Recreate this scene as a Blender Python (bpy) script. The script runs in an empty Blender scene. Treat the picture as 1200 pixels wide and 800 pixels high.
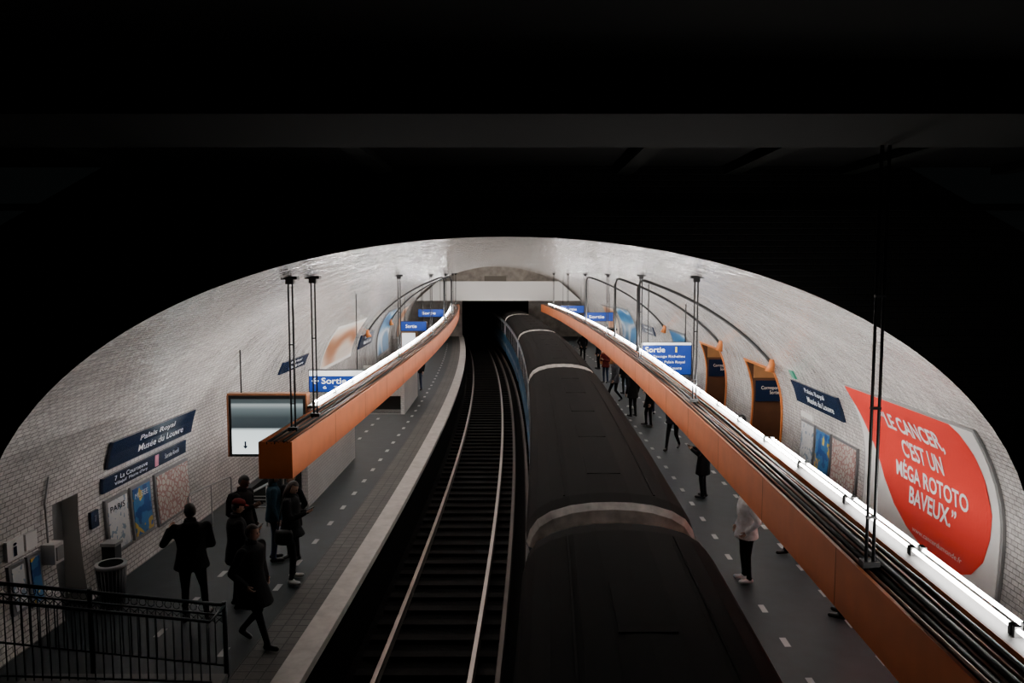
import bpy, math, random
from mathutils import Vector, Matrix
random.seed(7)
scene = bpy.context.scene
COL = scene.collection

# ---------------------------------------------------------------- station axis (gently curved)
K, X0, SC = .00115, .28, 28.0
def C(s): return X0 - K*(s-SC)**2
def W(s, t, z): return (C(s)+t, s, z)
A, B1, B2, CZ = 6.92, 4.15, 8.5, 1.6
def tw(z):
    b = B1 if z > CZ else B2
    return A*math.sqrt(max(0, 1-((z-CZ)/b)**2))
def zv(t): return CZ + B1*math.sqrt(max(0, 1-(t/A)**2))
S_P, S_E = 10.2, 66.0     # near portal, far end wall

# ---------------------------------------------------------------- materials
MATS = {}
def mat(name, col=(.5,.5,.5), rough=.6, metal=0, var=0, scale=8, bump=0, emis=None, estr=0, spec=.5):
    if name in MATS: return MATS[name]
    m = bpy.data.materials.new(name); m.use_nodes = True
    nt = m.node_tree; b = nt.nodes['Principled BSDF']
    b.inputs['Base Color'].default_value = (*col, 1)
    b.inputs['Roughness'].default_value = rough
    b.inputs['Metallic'].default_value = metal
    b.inputs['Specular IOR Level'].default_value = spec
    if var or bump:
        tc = nt.nodes.new('ShaderNodeTexCoord'); no = nt.nodes.new('ShaderNodeTexNoise')
        no.inputs['Scale'].default_value = scale; no.inputs['Detail'].default_value = 5
        nt.links.new(tc.outputs['Object'], no.inputs['Vector'])
        if var:
            cr = nt.nodes.new('ShaderNodeValToRGB')
            cr.color_ramp.elements[0].position = .3; cr.color_ramp.elements[1].position = .7
            cr.color_ramp.elements[0].color = (*[c*(1-var) for c in col], 1)
            cr.color_ramp.elements[1].color = (*[min(1, c*(1+var)) for c in col], 1)
            nt.links.new(no.outputs['Fac'], cr.inputs['Fac']); nt.links.new(cr.outputs['Color'], b.inputs['Base Color'])
        if bump:
            bp = nt.nodes.new('ShaderNodeBump'); bp.inputs['Strength'].default_value = bump
            bp.inputs['Distance'].default_value = .02
            nt.links.new(no.outputs['Fac'], bp.inputs['Height']); nt.links.new(bp.outputs['Normal'], b.inputs['Normal'])
    if emis:
        b.inputs['Emission Color'].default_value = (*emis, 1)
        b.inputs['Emission Strength'].default_value = estr
    MATS[name] = m
    return m

def brick_mat(name, c1, c2, mort, bw=.15, rh=.075, ms=.006, rough=.25, bump=.6, stain=.25, offs=.5, wav=0, spec=.5, fine=1.0, coat=0):
    m = bpy.data.materials.new(name); m.use_nodes = True
    nt = m.node_tree; N = nt.nodes; L = nt.links; b = N['Principled BSDF']
    b.inputs['Specular IOR Level'].default_value = spec
    uv = N.new('ShaderNodeTexCoord'); br = N.new('ShaderNodeTexBrick')
    br.offset = offs
    br.inputs['Scale'].default_value = 1
    br.inputs['Brick Width'].default_value = bw; br.inputs['Row Height'].default_value = rh
    br.inputs['Mortar Size'].default_value = ms; br.inputs['Mortar Smooth'].default_value = .8
    br.inputs['Color1'].default_value = (*c1, 1); br.inputs['Color2'].default_value = (*c2, 1)
    br.inputs['Mortar'].default_value = (*mort, 1)
    L.new(uv.outputs['UV'], br.inputs['Vector'])
    no = N.new('ShaderNodeTexNoise'); no.inputs['Scale'].default_value = .6; no.inputs['Detail'].default_value = 6
    L.new(uv.outputs['UV'], no.inputs['Vector'])
    cr = N.new('ShaderNodeValToRGB'); cr.color_ramp.elements[0].position = .35; cr.color_ramp.elements[1].position = .65
    cr.color_ramp.elements[0].color = (1-stain, 1-stain, 1-stain, 1); cr.color_ramp.elements[1].color = (1, 1, 1, 1)
    L.new(no.outputs['Fac'], cr.inputs['Fac'])
    mx = N.new('ShaderNodeMix'); mx.data_type = 'RGBA'; mx.blend_type = 'MULTIPLY'; mx.inputs[0].default_value = 1
    L.new(br.outputs['Color'], mx.inputs[6]); L.new(cr.outputs['Color'], mx.inputs[7]); L.new(mx.outputs[2], b.inputs['Base Color'])
    b.inputs['Roughness'].default_value = rough
    n2 = N.new('ShaderNodeTexNoise'); n2.inputs['Scale'].default_value = 6; n2.inputs['Detail'].default_value = 2
    L.new(uv.outputs['UV'], n2.inputs['Vector'])
    m2 = N.new('ShaderNodeMath'); m2.operation = 'MULTIPLY'; m2.inputs[1].default_value = fine
    L.new(n2.outputs['Fac'], m2.inputs[0])
    n3 = N.new('ShaderNodeTexNoise'); n3.inputs['Scale'].default_value = 1.3; n3.inputs['Detail'].default_value = 1
    L.new(uv.outputs['UV'], n3.inputs['Vector'])
    mw = N.new('ShaderNodeMath'); mw.operation = 'MULTIPLY_ADD'; mw.inputs[1].default_value = wav
    L.new(n3.outputs['Fac'], mw.inputs[0]); L.new(m2.outputs[0], mw.inputs[2])
    ma = N.new('ShaderNodeMath'); ma.operation = 'MULTIPLY_ADD'; ma.inputs[1].default_value = -1
    L.new(br.outputs['Fac'], ma.inputs[0]); L.new(mw.outputs[0], ma.inputs[2])
    bp = N.new('ShaderNodeBump'); bp.inputs['Strength'].default_value = bump; bp.inputs['Distance'].default_value = .012
    L.new(ma.outputs[0], bp.inputs['Height']); L.new(bp.outputs['Normal'], b.inputs['Normal'])
    if coat:
        b.inputs['Coat Weight'].default_value = coat; b.inputs['Coat Roughness'].default_value = .06
        L.new(bp.outputs['Normal'], b.inputs['Coat Normal'])
    MATS[name] = m
    return m

def art_mat(name, cols, scale=3, kind='noise', emit=0):
    m = bpy.data.materials.new(name); m.use_nodes = True
    nt = m.node_tree; N = nt.nodes; L = nt.links; b = N['Principled BSDF']
    tc = N.new('ShaderNodeTexCoord')
    if kind == 'noise':
        t = N.new('ShaderNodeTexNoise'); t.inputs['Scale'].default_value = scale; o = t.outputs['Fac']
    elif kind == 'wave':
        t = N.new('ShaderNodeTexWave'); t.inputs['Scale'].default_value = scale; t.inputs['Distortion'].default_value = 3; t.inputs['Detail'].default_value = 0; o = t.outputs['Fac']
    else:
        t = N.new('ShaderNodeTexVoronoi'); t.feature = 'DISTANCE_TO_EDGE'; t.inputs['Scale'].default_value = scale; o = t.outputs['Distance']
    L.new(tc.outputs['Object'], t.inputs['Vector'])
    cr = N.new('ShaderNodeValToRGB'); cr.color_ramp.interpolation = 'CONSTANT' if kind != 'wave' else 'LINEAR'
    els = cr.color_ramp.elements
    n = len(cols)
    lo, hi = (.3, .65) if kind == 'noise' else ((0, .35) if kind == 'vor' else (0, .9))
    els[0].position = 0; els[0].color = (*cols[0], 1)
    els[1].position = hi; els[1].color = (*cols[-1], 1)
    for i in range(1, n-1):
        e = els.new(lo+(hi-lo)*i/(n-1)); e.color = (*cols[i], 1)
    L.new(o, cr.inputs['Fac']); L.new(cr.outputs['Color'], b.inputs['Base Color'])
    b.inputs['Roughness'].default_value = .35
    MATS[name] = m
    return m

M_TILE = brick_mat('white_bevelled_tile', (.86,.825,.795), (.74,.71,.685), (.36,.34,.33), ms=.008, rough=.13, bump=1.0, wav=5, fine=3.0, spec=.7, coat=.6)
M_TILE2 = brick_mat('parapet_tile', (.82,.81,.79), (.76,.75,.74), (.4,.4,.4), stain=.12)
M_DBRICK = brick_mat('near_black_brick', (.0035,.0035,.003), (.0024,.0024,.0022), (.001,.001,.001), bw=.22, rh=.075, ms=.008, rough=.7, bump=.5, spec=.12)  # the hall's darkness is put into the brick colours
M_STUD = brick_mat('edge_paving', (.11,.105,.096), (.088,.083,.077), (.03,.03,.03), bw=.2, rh=.2, ms=.012, rough=.6, offs=0, spec=.3)
M_ASPH = mat('platform_asphalt', (.012,.019,.022), .55, var=.25, scale=3, bump=.15, spec=.3)
M_WHITE = mat('white_nosing', (.50,.47,.44), .6, var=.15, scale=5)
M_DASH = mat('white_dash', (.36,.36,.36), .5)
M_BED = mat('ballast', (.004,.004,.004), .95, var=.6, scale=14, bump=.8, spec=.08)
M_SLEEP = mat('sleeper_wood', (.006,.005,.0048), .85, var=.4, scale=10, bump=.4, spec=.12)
M_RAIL = mat('rail_steel', (.46,.40,.37), .28, .9)
M_RAIL3 = mat('third_rail_top', (.09,.07,.06), .5, .6)
M_RAILS = mat('rail_rust', (.02,.014,.010), .8, .2)
M_CONC = mat('concrete_grey', (.34,.31,.28), .8, var=.3, scale=2, bump=.3)
M_OLIVE = mat('near_black_olive_paint', (.0017,.0022,.0017), .9, var=.2, scale=2, spec=.05)  # olive paint with the dimness of the hall put into its colour
M_DARK = mat('near_black', (.0020,.0021,.0020), .9, spec=.05)  # darkness of the unlit hall and tunnel is put into this near-black
M_ORANGE = mat('orange_enamel', (.74,.20,.062), .42, var=.08, scale=3)
M_ORANGE2 = mat('orange_lamp_cap', (.66,.20,.045), .4)
M_BLACK = mat('black_steel', (.010,.010,.011), .4, .3)
M_CABLE = mat('cable_black', (.012,.009,.007), .65, spec=.3)
M_CABLE2 = mat('cable_copper', (.20,.07,.03), .6, spec=.3)
M_TRAY = mat('tray_dark_brown', (.03,.014,.008), .7, spec=.3)
M_TUBE = mat('fluorescent_tube', (1,1,1), .5, emis=(1,.96,.92), estr=285)
M_TUBE2 = mat('fluorescent_tube_aux', (1,1,1), .5, emis=(1,.96,.92), estr=60)
M_FIX = mat('fixture_grey', (.04,.04,.04), .6, spec=.3)
M_NAVY = mat('navy_enamel', (.007,.018,.052), .25)
M_WTXT = mat('white_lettering', (.85,.85,.85), .5)
M_GREY = mat('light_grey_metal', (.36,.36,.36), .45, .3)
M_DGREY = mat('dark_grey_metal', (.045,.05,.055), .5, .4)
M_WPAN = mat('white_panel', (.76,.75,.73), .5)

# ---------------------------------------------------------------- mesh builder
class MB:
    def __init__(s): s.v=[]; s.f=[]; s.m=[]; s.uv=[]; s.sm=[]; s.mats=[]
    def mi(s, m):
        if m not in s.mats: s.mats.append(m)
        return s.mats.index(m)
    def face(s, idx, m, uv=None, smooth=False):
        s.f.append(tuple(idx)); s.m.append(s.mi(m)); s.uv.append(uv or [(0,0)]*len(idx)); s.sm.append(smooth)
    def quad(s, pts, m, uv=None):
        b = len(s.v); s.v += [tuple(p) for p in pts]; s.face(range(b, b+len(pts)), m, uv)
    def grid(s, P, m, UV=None, smooth=False, closed=False):
        b = len(s.v); R = len(P); Cn = len(P[0])
        for row in P: s.v += [tuple(p) for p in row]
        for i in range(R-1):
            for j in range(Cn if closed else Cn-1):
                j2 = (j+1) % Cn
                mm = m(i, j) if callable(m) else m
                if mm is None: continue
                uv = [UV[i][j], UV[i][j2], UV[i+1][j2], UV[i+1][j]] if UV else None
                s.face((b+i*Cn+j, b+i*Cn+j2, b+(i+1)*Cn+j2, b+(i+1)*Cn+j), mm, uv, smooth)
    def box(s, x0, x1, y0, y1, z0, z1, m, curved=False):
        f = (lambda x, y, z: W(y, x, z)) if curved else (lambda x, y, z: (x, y, z))
        def q(a, uv): s.quad([f(*p) for p in a], m, uv)
        n = max(1, int((y1-y0)/1.5)) if curved else 1
        for k in range(n):
            a = y0+(y1-y0)*k/n; c = y0+(y1-y0)*(k+1)/n
            q([(x0,a,z0),(x0,c,z0),(x0,c,z1),(x0,a,z1)], [(a,z0),(c,z0),(c,z1),(a,z1)])
            q([(x1,a,z0),(x1,a,z1),(x1,c,z1),(x1,c,z0)], [(a,z0),(a,z1),(c,z1),(c,z0)])
            q([(x0,a,z1),(x0,c,z1),(x1,c,z1),(x1,a,z1)], [(a,x0),(c,x0),(c,x1),(a,x1)])
            q([(x0,a,z0),(x1,a,z0),(x1,c,z0),(x0,c,z0)], [(a,x0),(a,x1),(c,x1),(c,x0)])
        q([(x0,y0,z0),(x0,y0,z1),(x1,y0,z1),(x1,y0,z0)], [(x0,z0),(x0,z1),(x1,z1),(x1,z0)])
        q([(x0,y1,z0),(x1,y1,z0),(x1,y1,z1),(x0,y1,z1)], [(x0,z0),(x1,z0),(x1,z1),(x0,z1)])
    def tube(s, pts, r, m, n=10, cap=True):
        pts = [Vector(p) for p in pts]; rings = []
        rr = r if isinstance(r, (list, tuple)) else [r]*len(pts)
        for i, p in enumerate(pts):
            d = (pts[min(i+1, len(pts)-1)]-pts[max(i-1, 0)]).normalized()
            ref = Vector((0,0,1)) if abs(d.z) < .9 else Vector((1,0,0))
            u = d.cross(ref).normalized(); v = d.cross(u)
            rings.append([p+(u*math.cos(2*math.pi*k/n)+v*math.sin(2*math.pi*k/n))*rr[i] for k in range(n)])
        b = len(s.v); s.grid(rings, m, smooth=True, closed=True)
        if cap:
            s.face(list(range(b, b+n))[::-1], m); s.face(range(b+(len(pts)-1)*n, b+len(pts)*n), m)
    def raw(s, vs, fs, m, smooth=True):
        b = len(s.v); s.v += [tuple(v) for v in vs]
        for k, f in enumerate(fs):
            s.face([b+i for i in f], m[k] if isinstance(m, list) else m, None, smooth)
    def text(s, body, fn, u0, v0, u1, v1, m, bold=.0):
        vs, fs = text_geo(body, bold)
        if not vs: return
        xs = [v[0] for v in vs]; ys = [v[1] for v in vs]
        xa, xb, ya, yb = min(xs), max(xs), min(ys), max(ys)
        sx = (u1-u0)/(xb-xa); sy = (v1-v0)/(yb-ya)
        s.raw([fn(u0+(v[0]-xa)*sx, v0+(v[1]-ya)*sy) for v in vs], fs, m, False)
    def done(s, name, parent=None):
        me = bpy.data.meshes.new(name)
        xs = [v[0] for v in s.v]; ys = [v[1] for v in s.v]; zs = [v[2] for v in s.v]
        o = Vector(((min(xs)+max(xs))/2, (min(ys)+max(ys))/2, min(zs)))
        me.from_pydata([tuple(Vector(v)-o) for v in s.v], [], s.f)
        for m in s.mats: me.materials.append(m)
        me.polygons.foreach_set('material_index', s.m)
        me.polygons.foreach_set('use_smooth', s.sm)
        ul = me.uv_layers.new(name='UVMap')
        flat = [c for f in s.uv for p in f for c in p]
        ul.data.foreach_set('uv', flat)
        me.update()
        ob = bpy.data.objects.new(name, me); COL.objects.link(ob); ob.location = o
        return ob

TG = {}
def text_geo(body, bold):
    k = (body, bold)
    if k in TG: return TG[k]
    cu = bpy.data.curves.new('txt', 'FONT'); cu.body = body; cu.size = 1; cu.offset = bold
    cu.dimensions = '2D'; cu.resolution_u = 3; cu.align_x = 'CENTER'; cu.space_line = .95
    ob = bpy.data.objects.new('txt', cu); COL.objects.link(ob)
    dg = bpy.context.evaluated_depsgraph_get()
    me = bpy.data.meshes.new_from_object(ob.evaluated_get(dg))
    vs = [tuple(v.co) for v in me.vertices]; fs = [tuple(p.vertices) for p in me.polygons]
    bpy.data.objects.remove(ob); bpy.data.curves.remove(cu); bpy.data.meshes.remove(me)
    TG[k] = (vs, fs); return TG[k]

def wall_fn(side, s_left, off=.03):
    """u = metres to the reader's right, v = height"""
    if side < 0: return lambda u, v: W(s_left+u, -(tw(v)-off), v)
    return lambda u, v: W(s_left-u, tw(v)-off, v)
def wall_patch(mb, side, s0, s1, z0, z1, off, m, rim=True):
    ns = max(2, int((s1-s0)/.6)+1); nz = max(3, int((z1-z0)/.25)+1)
    P = [[W(s0+(s1-s0)*i/(ns-1), side*(tw(z0+(z1-z0)*j/(nz-1))-off), z0+(z1-z0)*j/(nz-1)) for j in range(nz)] for i in range(ns)]
    mb.grid(P, m)
    if rim:
        for s in (s0, s1):
            mb.grid([[W(s, side*(tw(z0+(z1-z0)*j/(nz-1))-o), z0+(z1-z0)*j/(nz-1)) for j in range(nz)] for o in (.004, off)], m)
        for z in (z0, z1):
            mb.grid([[W(s0+(s1-s0)*i/(ns-1), side*(tw(z)-o), z) for i in range(ns)] for o in (.004, off)], m)

# ---------------------------------------------------------------- vault with recesses
RS = [(20.8, 23.4), (26.5, 29.1)]
DL0, DL1 = 11.75, 12.42
holes = [(-1, DL0, DL1, 1.8)]+[(1, a, b, 2.7) for a, b in RS]
zs = [.3*i for i in range(13)]
prof = [(tw(z), z) for z in zs]
ph0 = math.asin((3.6-CZ)/B1)
for i in range(1, 23):
    ph = ph0+(math.pi/2-ph0)*i/22
    prof.append((A*math.cos(ph), CZ+B1*math.sin(ph)))
arc = [0]
for i in range(1, len(prof)): arc.append(arc[-1]+math.dist(prof[i], prof[i-1]))
sv = sorted(set([round(S_P+.8*i, 3) for i in range(int((S_E-S_P)/.8)+1)]+[S_E]+[h[1] for h in holes]+[h[2] for h in holes]))
vault = MB()
for side in (-1, 1):
    P = [[W(s, side*t, z) for t, z in prof] for s in sv]
    UV = [[(s, side*(arc[-1]-a)) for a in arc] for s in sv]
    def mm(i, j):
        sc = (sv[i]+sv[i+1])/2; zc = (prof[j][1]+prof[j+1][1])/2
        for h in holes:
            if h[0] == side and h[1] < sc < h[2] and zc < h[3] and j < 12: return None
        return M_TILE
    vault.grid(P, mm, UV, smooth=True)
vault.done('wall_vault')

M_NICHE = mat('recess_brown_paint', (.11,.045,.02), .6, var=.15, scale=3)
M_OCHRE = mat('recess_ochre_band', (.42,.20,.08), .6, var=.1, scale=3)
M_FILL = mat('recess_fill_glow', (1,1,1), .5, emis=(1,.75,.5), estr=9)  # added glow panel that brightens the otherwise dark recess
def niche(side, s0, s1, zt, m, depth):
    mb = MB(); nb = int(round(zt/.3))+1; Z = [.3*i for i in range(nb)]
    tb = tw(1.5)+depth
    for s in (s0, s1):
        mb.grid([[W(s, side*tw(z), z) for z in Z], [W(s, side*tb, z) for z in Z]], m)
    mb.quad([W(s0, side*tw(zt), zt), W(s1, side*tw(zt), zt), W(s1, side*tb, zt), W(s0, side*tb, zt)], m)
    mb.quad([W(s0, side*tb, 0), W(s1, side*tb, 0), W(s1, side*tb, zt), W(s0, side*tb, zt)], m)
    mb.quad([W(s0, side*tw(0), 0), W(s1, side*tw(0), 0), W(s1, side*tb, 0), W(s0, side*tb, 0)], M_ASPH)
    return mb
nb = niche(-1, DL0, DL1, 1.8, mat('service_recess_grey', (.55,.54,.52), .6), .30)
tb = -(tw(1.5)+.28)
nb.box(tb, tb+.05, DL0+.05, DL1-.05, .02, 1.72, mat('service_door_grey', (.20,.205,.21), .5), curved=True)
nb.tube([W(DL0+.14, tb+.08, .9), W(DL0+.14, tb+.08, 1.05)], .015, M_GREY)
nb.done('door_1')
for k, (s0, s1) in enumerate(RS):
    nb = niche(1, s0, s1, 2.7, M_NICHE, 1.6)
    tb = tw(1.5)+1.57
    nb.box(tw(2.0)+.06, tb-.1, s1-.08, s1-.03, 1.50, 2.12, M_NAVY, curved=True)
    nb.box(tw(2.4)+.10, tb-.1, s1-.07, s1-.03, 2.20, 2.66, M_OCHRE, curved=True)
    f = lambda u, v: W(s1-.09, tw(2)+.10+u, v)
    nb.text("Correspondance\nSortie", f, .12, 1.72, .90, 1.96, M_WTXT)
    nb.box(tb-.7, tb-.5, s0+.5, s1-.5, 2.62, 2.68, M_FILL, curved=True)
    for (a, b) in ((s0-.07, s0), (s1, s1+.10)):
        wall_patch(nb, 1, a, b, 0, 2.78, .04, M_ORANGE2)
    wall_patch(nb, 1, s0, s1, 2.7, 2.78, .04, M_ORANGE2)
    nb.done('door_%d' % (k+2))

# ---------------------------------------------------------------- platforms, track bed
EDGE = 2.66
def strip(mb, t0, t1, z, s0, s1, m):
    n = int((s1-s0)/1.5)+1; ss = [s0+(s1-s0)*i/n for i in range(n+1)]
    mb.grid([[W(s, t0, z), W(s, t1, z)] for s in ss], m, [[(s, t0), (s, t1)] for s in ss])
fl = MB()
for sd in (-1, 1):
    strip(fl, sd*EDGE, sd*(EDGE+.38), .0, -4, S_E, M_WHITE)
    strip(fl, sd*(EDGE+.38), sd*(EDGE+.96), .0, -4, S_E, M_STUD)
    strip(fl, sd*(EDGE+.96), sd*6.85, .0, S_P, S_E, M_ASPH)
    strip(fl, sd*(EDGE+.96), sd*9.0, .0, -4, S_P, M_ASPH)
    n = 48; ss = [-4+(S_E+4)*i/n for i in range(n+1)]
    fl.grid([[W(s, sd*EDGE, 0), W(s, sd*EDGE, -.12)] for s in ss], M_WHITE)
    fl.grid([[W(s, sd*EDGE, -.12), W(s, sd*(EDGE+.05), -.14), W(s, sd*(EDGE+.05), -1.3)] for s in ss], M_DARK)
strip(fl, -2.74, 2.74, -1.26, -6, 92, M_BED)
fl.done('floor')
ds = MB()
for sd in (-1, 1):
    for tt in (3.98, 5.15):
        s = 10.6 if sd < 0 else 6.3
        if tt > 5: s += .6
        while s < 60:
            if not (sd < 0 and tt > 5 and (15 < s < 22.6 or 29 < s < 34.2)):
                ds.box(sd*tt-.045, sd*tt+.045, s, s+.28, .0, .004, M_DASH, curved=True)
            s += 1.15
ds.done('platform_marking')

def rail(mb, t, s0, s1, top=-1.05, mt=None):
    n = int((s1-s0)/1.2); ss = [s0+(s1-s0)*i/n for i in range(n+1)]
    pr = [(-.06,-.14),(.06,-.14),(.06,-.12),(.012,-.105),(.012,-.04),(.036,-.03),(.036,0),(-.036,0),(-.036,-.03),(-.012,-.04),(-.012,-.105),(-.06,-.12)]
    mb.grid([[W(s, t+a, top+b) for a, b in pr] for s in ss], lambda i, j: (mt or M_RAIL) if j == 6 else M_RAILS, closed=True)
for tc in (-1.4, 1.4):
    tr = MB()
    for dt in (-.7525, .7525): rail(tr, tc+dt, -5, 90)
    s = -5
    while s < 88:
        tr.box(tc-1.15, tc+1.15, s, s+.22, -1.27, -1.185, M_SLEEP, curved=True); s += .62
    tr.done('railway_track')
tr3 = MB()
for t in (-.2, .2):
    rail(tr3, t, -5, 90, top=-.98, mt=M_RAIL3)
    s = -5
    while s < 88:
        tr3.tube([W(s, t, -1.26), W(s, t, -1.11)], [.07, .05], M_SLEEP, 8); s += 3.1
tr3.done('third_rail')

# ---------------------------------------------------------------- near dark hall
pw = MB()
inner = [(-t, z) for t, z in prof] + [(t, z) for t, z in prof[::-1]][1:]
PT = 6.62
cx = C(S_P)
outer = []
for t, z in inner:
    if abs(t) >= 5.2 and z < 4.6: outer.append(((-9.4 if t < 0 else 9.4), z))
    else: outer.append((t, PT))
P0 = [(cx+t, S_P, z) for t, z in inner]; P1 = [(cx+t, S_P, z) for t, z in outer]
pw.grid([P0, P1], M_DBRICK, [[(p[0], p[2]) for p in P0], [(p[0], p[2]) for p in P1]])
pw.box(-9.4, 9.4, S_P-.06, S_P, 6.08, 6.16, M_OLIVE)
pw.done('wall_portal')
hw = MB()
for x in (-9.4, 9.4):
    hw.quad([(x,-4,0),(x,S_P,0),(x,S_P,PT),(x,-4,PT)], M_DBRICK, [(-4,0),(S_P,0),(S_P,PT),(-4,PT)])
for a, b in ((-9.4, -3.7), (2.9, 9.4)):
    hw.quad([(a,-4,-1.3),(b,-4,-1.3),(b,-4,3.3),(a,-4,3.3)], M_DARK)
hw.quad([(-9.4,-4,3.3),(9.4,-4,3.3),(9.4,-4,PT),(-9.4,-4,PT)], M_DARK)
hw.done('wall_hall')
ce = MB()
ce.quad([(-9.4,-4,PT),(9.4,-4,PT),(9.4,S_P,PT),(-9.4,S_P,PT)], M_DARK)
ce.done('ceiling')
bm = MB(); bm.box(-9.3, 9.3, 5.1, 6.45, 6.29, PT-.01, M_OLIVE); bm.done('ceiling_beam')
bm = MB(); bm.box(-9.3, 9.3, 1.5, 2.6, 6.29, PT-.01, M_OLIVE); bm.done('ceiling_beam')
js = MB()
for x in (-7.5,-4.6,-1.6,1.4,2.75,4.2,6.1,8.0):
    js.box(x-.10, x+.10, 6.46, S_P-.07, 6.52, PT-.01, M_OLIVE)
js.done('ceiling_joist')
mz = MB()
mz.box(-9.3, 9.3, -3.9, .45, 3.35, 3.65, M_DARK); mz.box(-9.3, 9.3, .28, .45, 3.66, 4.72, M_DARK)
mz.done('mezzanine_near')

# ---------------------------------------------------------------- far end
fe = MB()
fe.quad([W(62, -6.4, 3.1), W(62, 6.4, 3.1), W(62, 4.7, 4.6), W(62, -4.7, 4.6)], M_WPAN)
fe.quad([W(62.2, -4.7, 4.6), W(62, -4.7, 4.6), W(62, 4.7, 4.6), W(62.2, 4.7, 4.6)], M_CONC)
fe.quad([W(62.2, -6.4, 3.1), W(62.2, 6.4, 3.1), W(62.2, 4.7, 4.6), W(62.2, -4.7, 4.6)], M_TILE2)
fe.quad([W(62, -6.4, 3.1), W(62, 6.4, 3.1), W(S_E-.05, 6.4, 3.1), W(S_E-.05, -6.4, 3.1)], M_DARK)
fe.quad([W(62, -6.2, 3.3), W(62, 6.2, 3.3), W(S_E-.05, 6.2, 3.3), W(S_E-.05, -6.2, 3.3)], M_CONC)
M_FILL2 = mat('lunette_fill_glow', (1,1,1), .5, emis=(1,.93,.85), estr=45)  # added glow strips, unseen behind the parapet, to brighten the end wall
for x in (-2.6, 0, 2.6):
    fe.box(x-.6, x+.6, 62.22, 62.30, 4.30, 4.36, M_FILL2, curved=True)
fe.done('mezzanine_far')
ew = MB()
for sd in (-1, 1):
    ew.quad([W(S_E, sd*2.75, 0), W(S_E, sd*7.0, 0), W(S_E, sd*7.0, 3.1), W(S_E, sd*2.75, 3.1)], M_CONC)
    ew.grid([[W(s, sd*2.75, -1.3), W(s, sd*2.75, 3.1)] for s in (66, 74, 82, 92)], M_DARK)
lu = [(t, z) for t, z in inner if z >= 3.0]
ew.quad([W(S_E, t, z) for t, z in lu], M_CONC)
ew.grid([[W(s, -2.75, 3.1), W(s, 2.75, 3.1)] for s in (66, 74, 82, 92)], M_DARK)
ew.quad([W(92, -2.8, -1.3), W(92, 2.8, -1.3), W(92, 2.8, 3.1), W(92, -2.8, 3.1)], M_DARK)
ew.box(C(S_E)-.9, C(S_E)+.9, S_E-.08, S_E-.02, 3.4, 5.0, mat('lunette_door', (.16,.14,.12), .6))
ew.done('wall_end')

# ---------------------------------------------------------------- lighting beams
def beam(side, s0, s1, ts0):
    mb = MB(); n = int((s1-s0)/1.0); ss = [s0+(s1-s0)*i/n for i in range(n+1)]
    a, b = 3.08, 3.56
    pr = [(a,2.37),(a,2.90),(a+.03,2.90),(a+.03,2.84),(b-.02,2.84),(b-.02,2.90),(b,2.90),(b,2.37)]
    mats = [M_ORANGE, M_ORANGE, M_ORANGE, M_TRAY, M_ORANGE, M_TRAY, M_ORANGE, M_ORANGE]
    mb.grid([[W(s, side*t, z) for t, z in pr] for s in ss], lambda i, j: mats[j], closed=True)
    for s in (s0, s1):
        mb.quad([W(s, side*a, 2.37), W(s, side*a, 2.9), W(s, side*b, 2.9), W(s, side*b, 2.37)], M_ORANGE)
    s = s0+2.4
    while s < s1:
        mb.box(side*(a-.001)-.001, side*(a-.001)+.001, s, s+.006, 2.375, 2.895, M_CABLE2, curved=True); s += 2.4
    for k, (t, r, m) in enumerate([(3.16,.018,M_CABLE2),(3.21,.022,M_CABLE),(3.27,.016,M_CABLE2),(3.33,.024,M_CABLE),(3.39,.014,M_CABLE2),(3.45,.02,M_CABLE)]):
        mb.tube([W(s, side*(t+.012*math.sin(s*.9+k*1.7)), 2.89+.012*math.sin(s*.6+k)) for s in ss], r, m, 6)
    ch = [(b+.0,2.86),(b+.20,2.86),(b+.20,2.90),(b+.0,2.90)]
    s2 = [s for s in ss if s >= ts0]
    mb.grid([[W(s, side*t, z) for t, z in ch] for s in s2], M_FIX, closed=True)
    s = s2[0]+.1
    while s < s1-1.6:
        for t, mt in ((b+.10, M_TUBE),)+(((b+.185, M_TUBE2),) if s < 10 else ()):
            p = [W(s+q*1.44/2, side*t, 2.95) for q in (0,1,2)]
            mb.tube(p, .0145, mt if s > 9 else M_TUBE2, 8)
            for e in (s-.03, s+1.44):
                mb.box(side*t-.025, side*t+.025, e, e+.03, 2.90, 2.975, M_FIX, curved=True)
        s += 1.52
    mb.done('light_beam')
beam(-1, 11.15, 60, 13.6)
beam(1, 2.0, 60, 2.0)

def hanger(side, s, t=3.32, top=None):
    mb = MB(); x = side*t
    zt = top if top else zv(abs(x))-.0
    for d in (-.030, .030):
        mb.tube([W(s, x+d, 2.86), W(s, x+d, zt)], .014, M_BLACK, 8)
    z = 3.3
    while z < zt-.3:
        mb.box(x-.042, x+.042, s-.016, s+.016, z, z+.02, M_BLACK, curved=True); z += .9
    if not top:
        mb.box(x-.12, x+.12, s-.06, s+.06, zt-.05, zt-.0, M_BLACK, curved=True)
        mb.box(x-.06, x+.06, s-.04, s+.04, zt-.12, zt-.05, M_BLACK, curved=True)
    mb.box(x-.07, x+.07, s-.05, s+.05, 2.84, 2.95, M_BLACK, curved=True)
    mb.done('ceiling_hanger')
for s in (12.0, 13.2, 21.8, 30, 38, 46, 54): hanger(-1, s)
hanger(1, 6.35, t=3.19, top=6.29)
for s in (14.7, 22, 30, 38, 46, 54): hanger(1, s)

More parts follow.
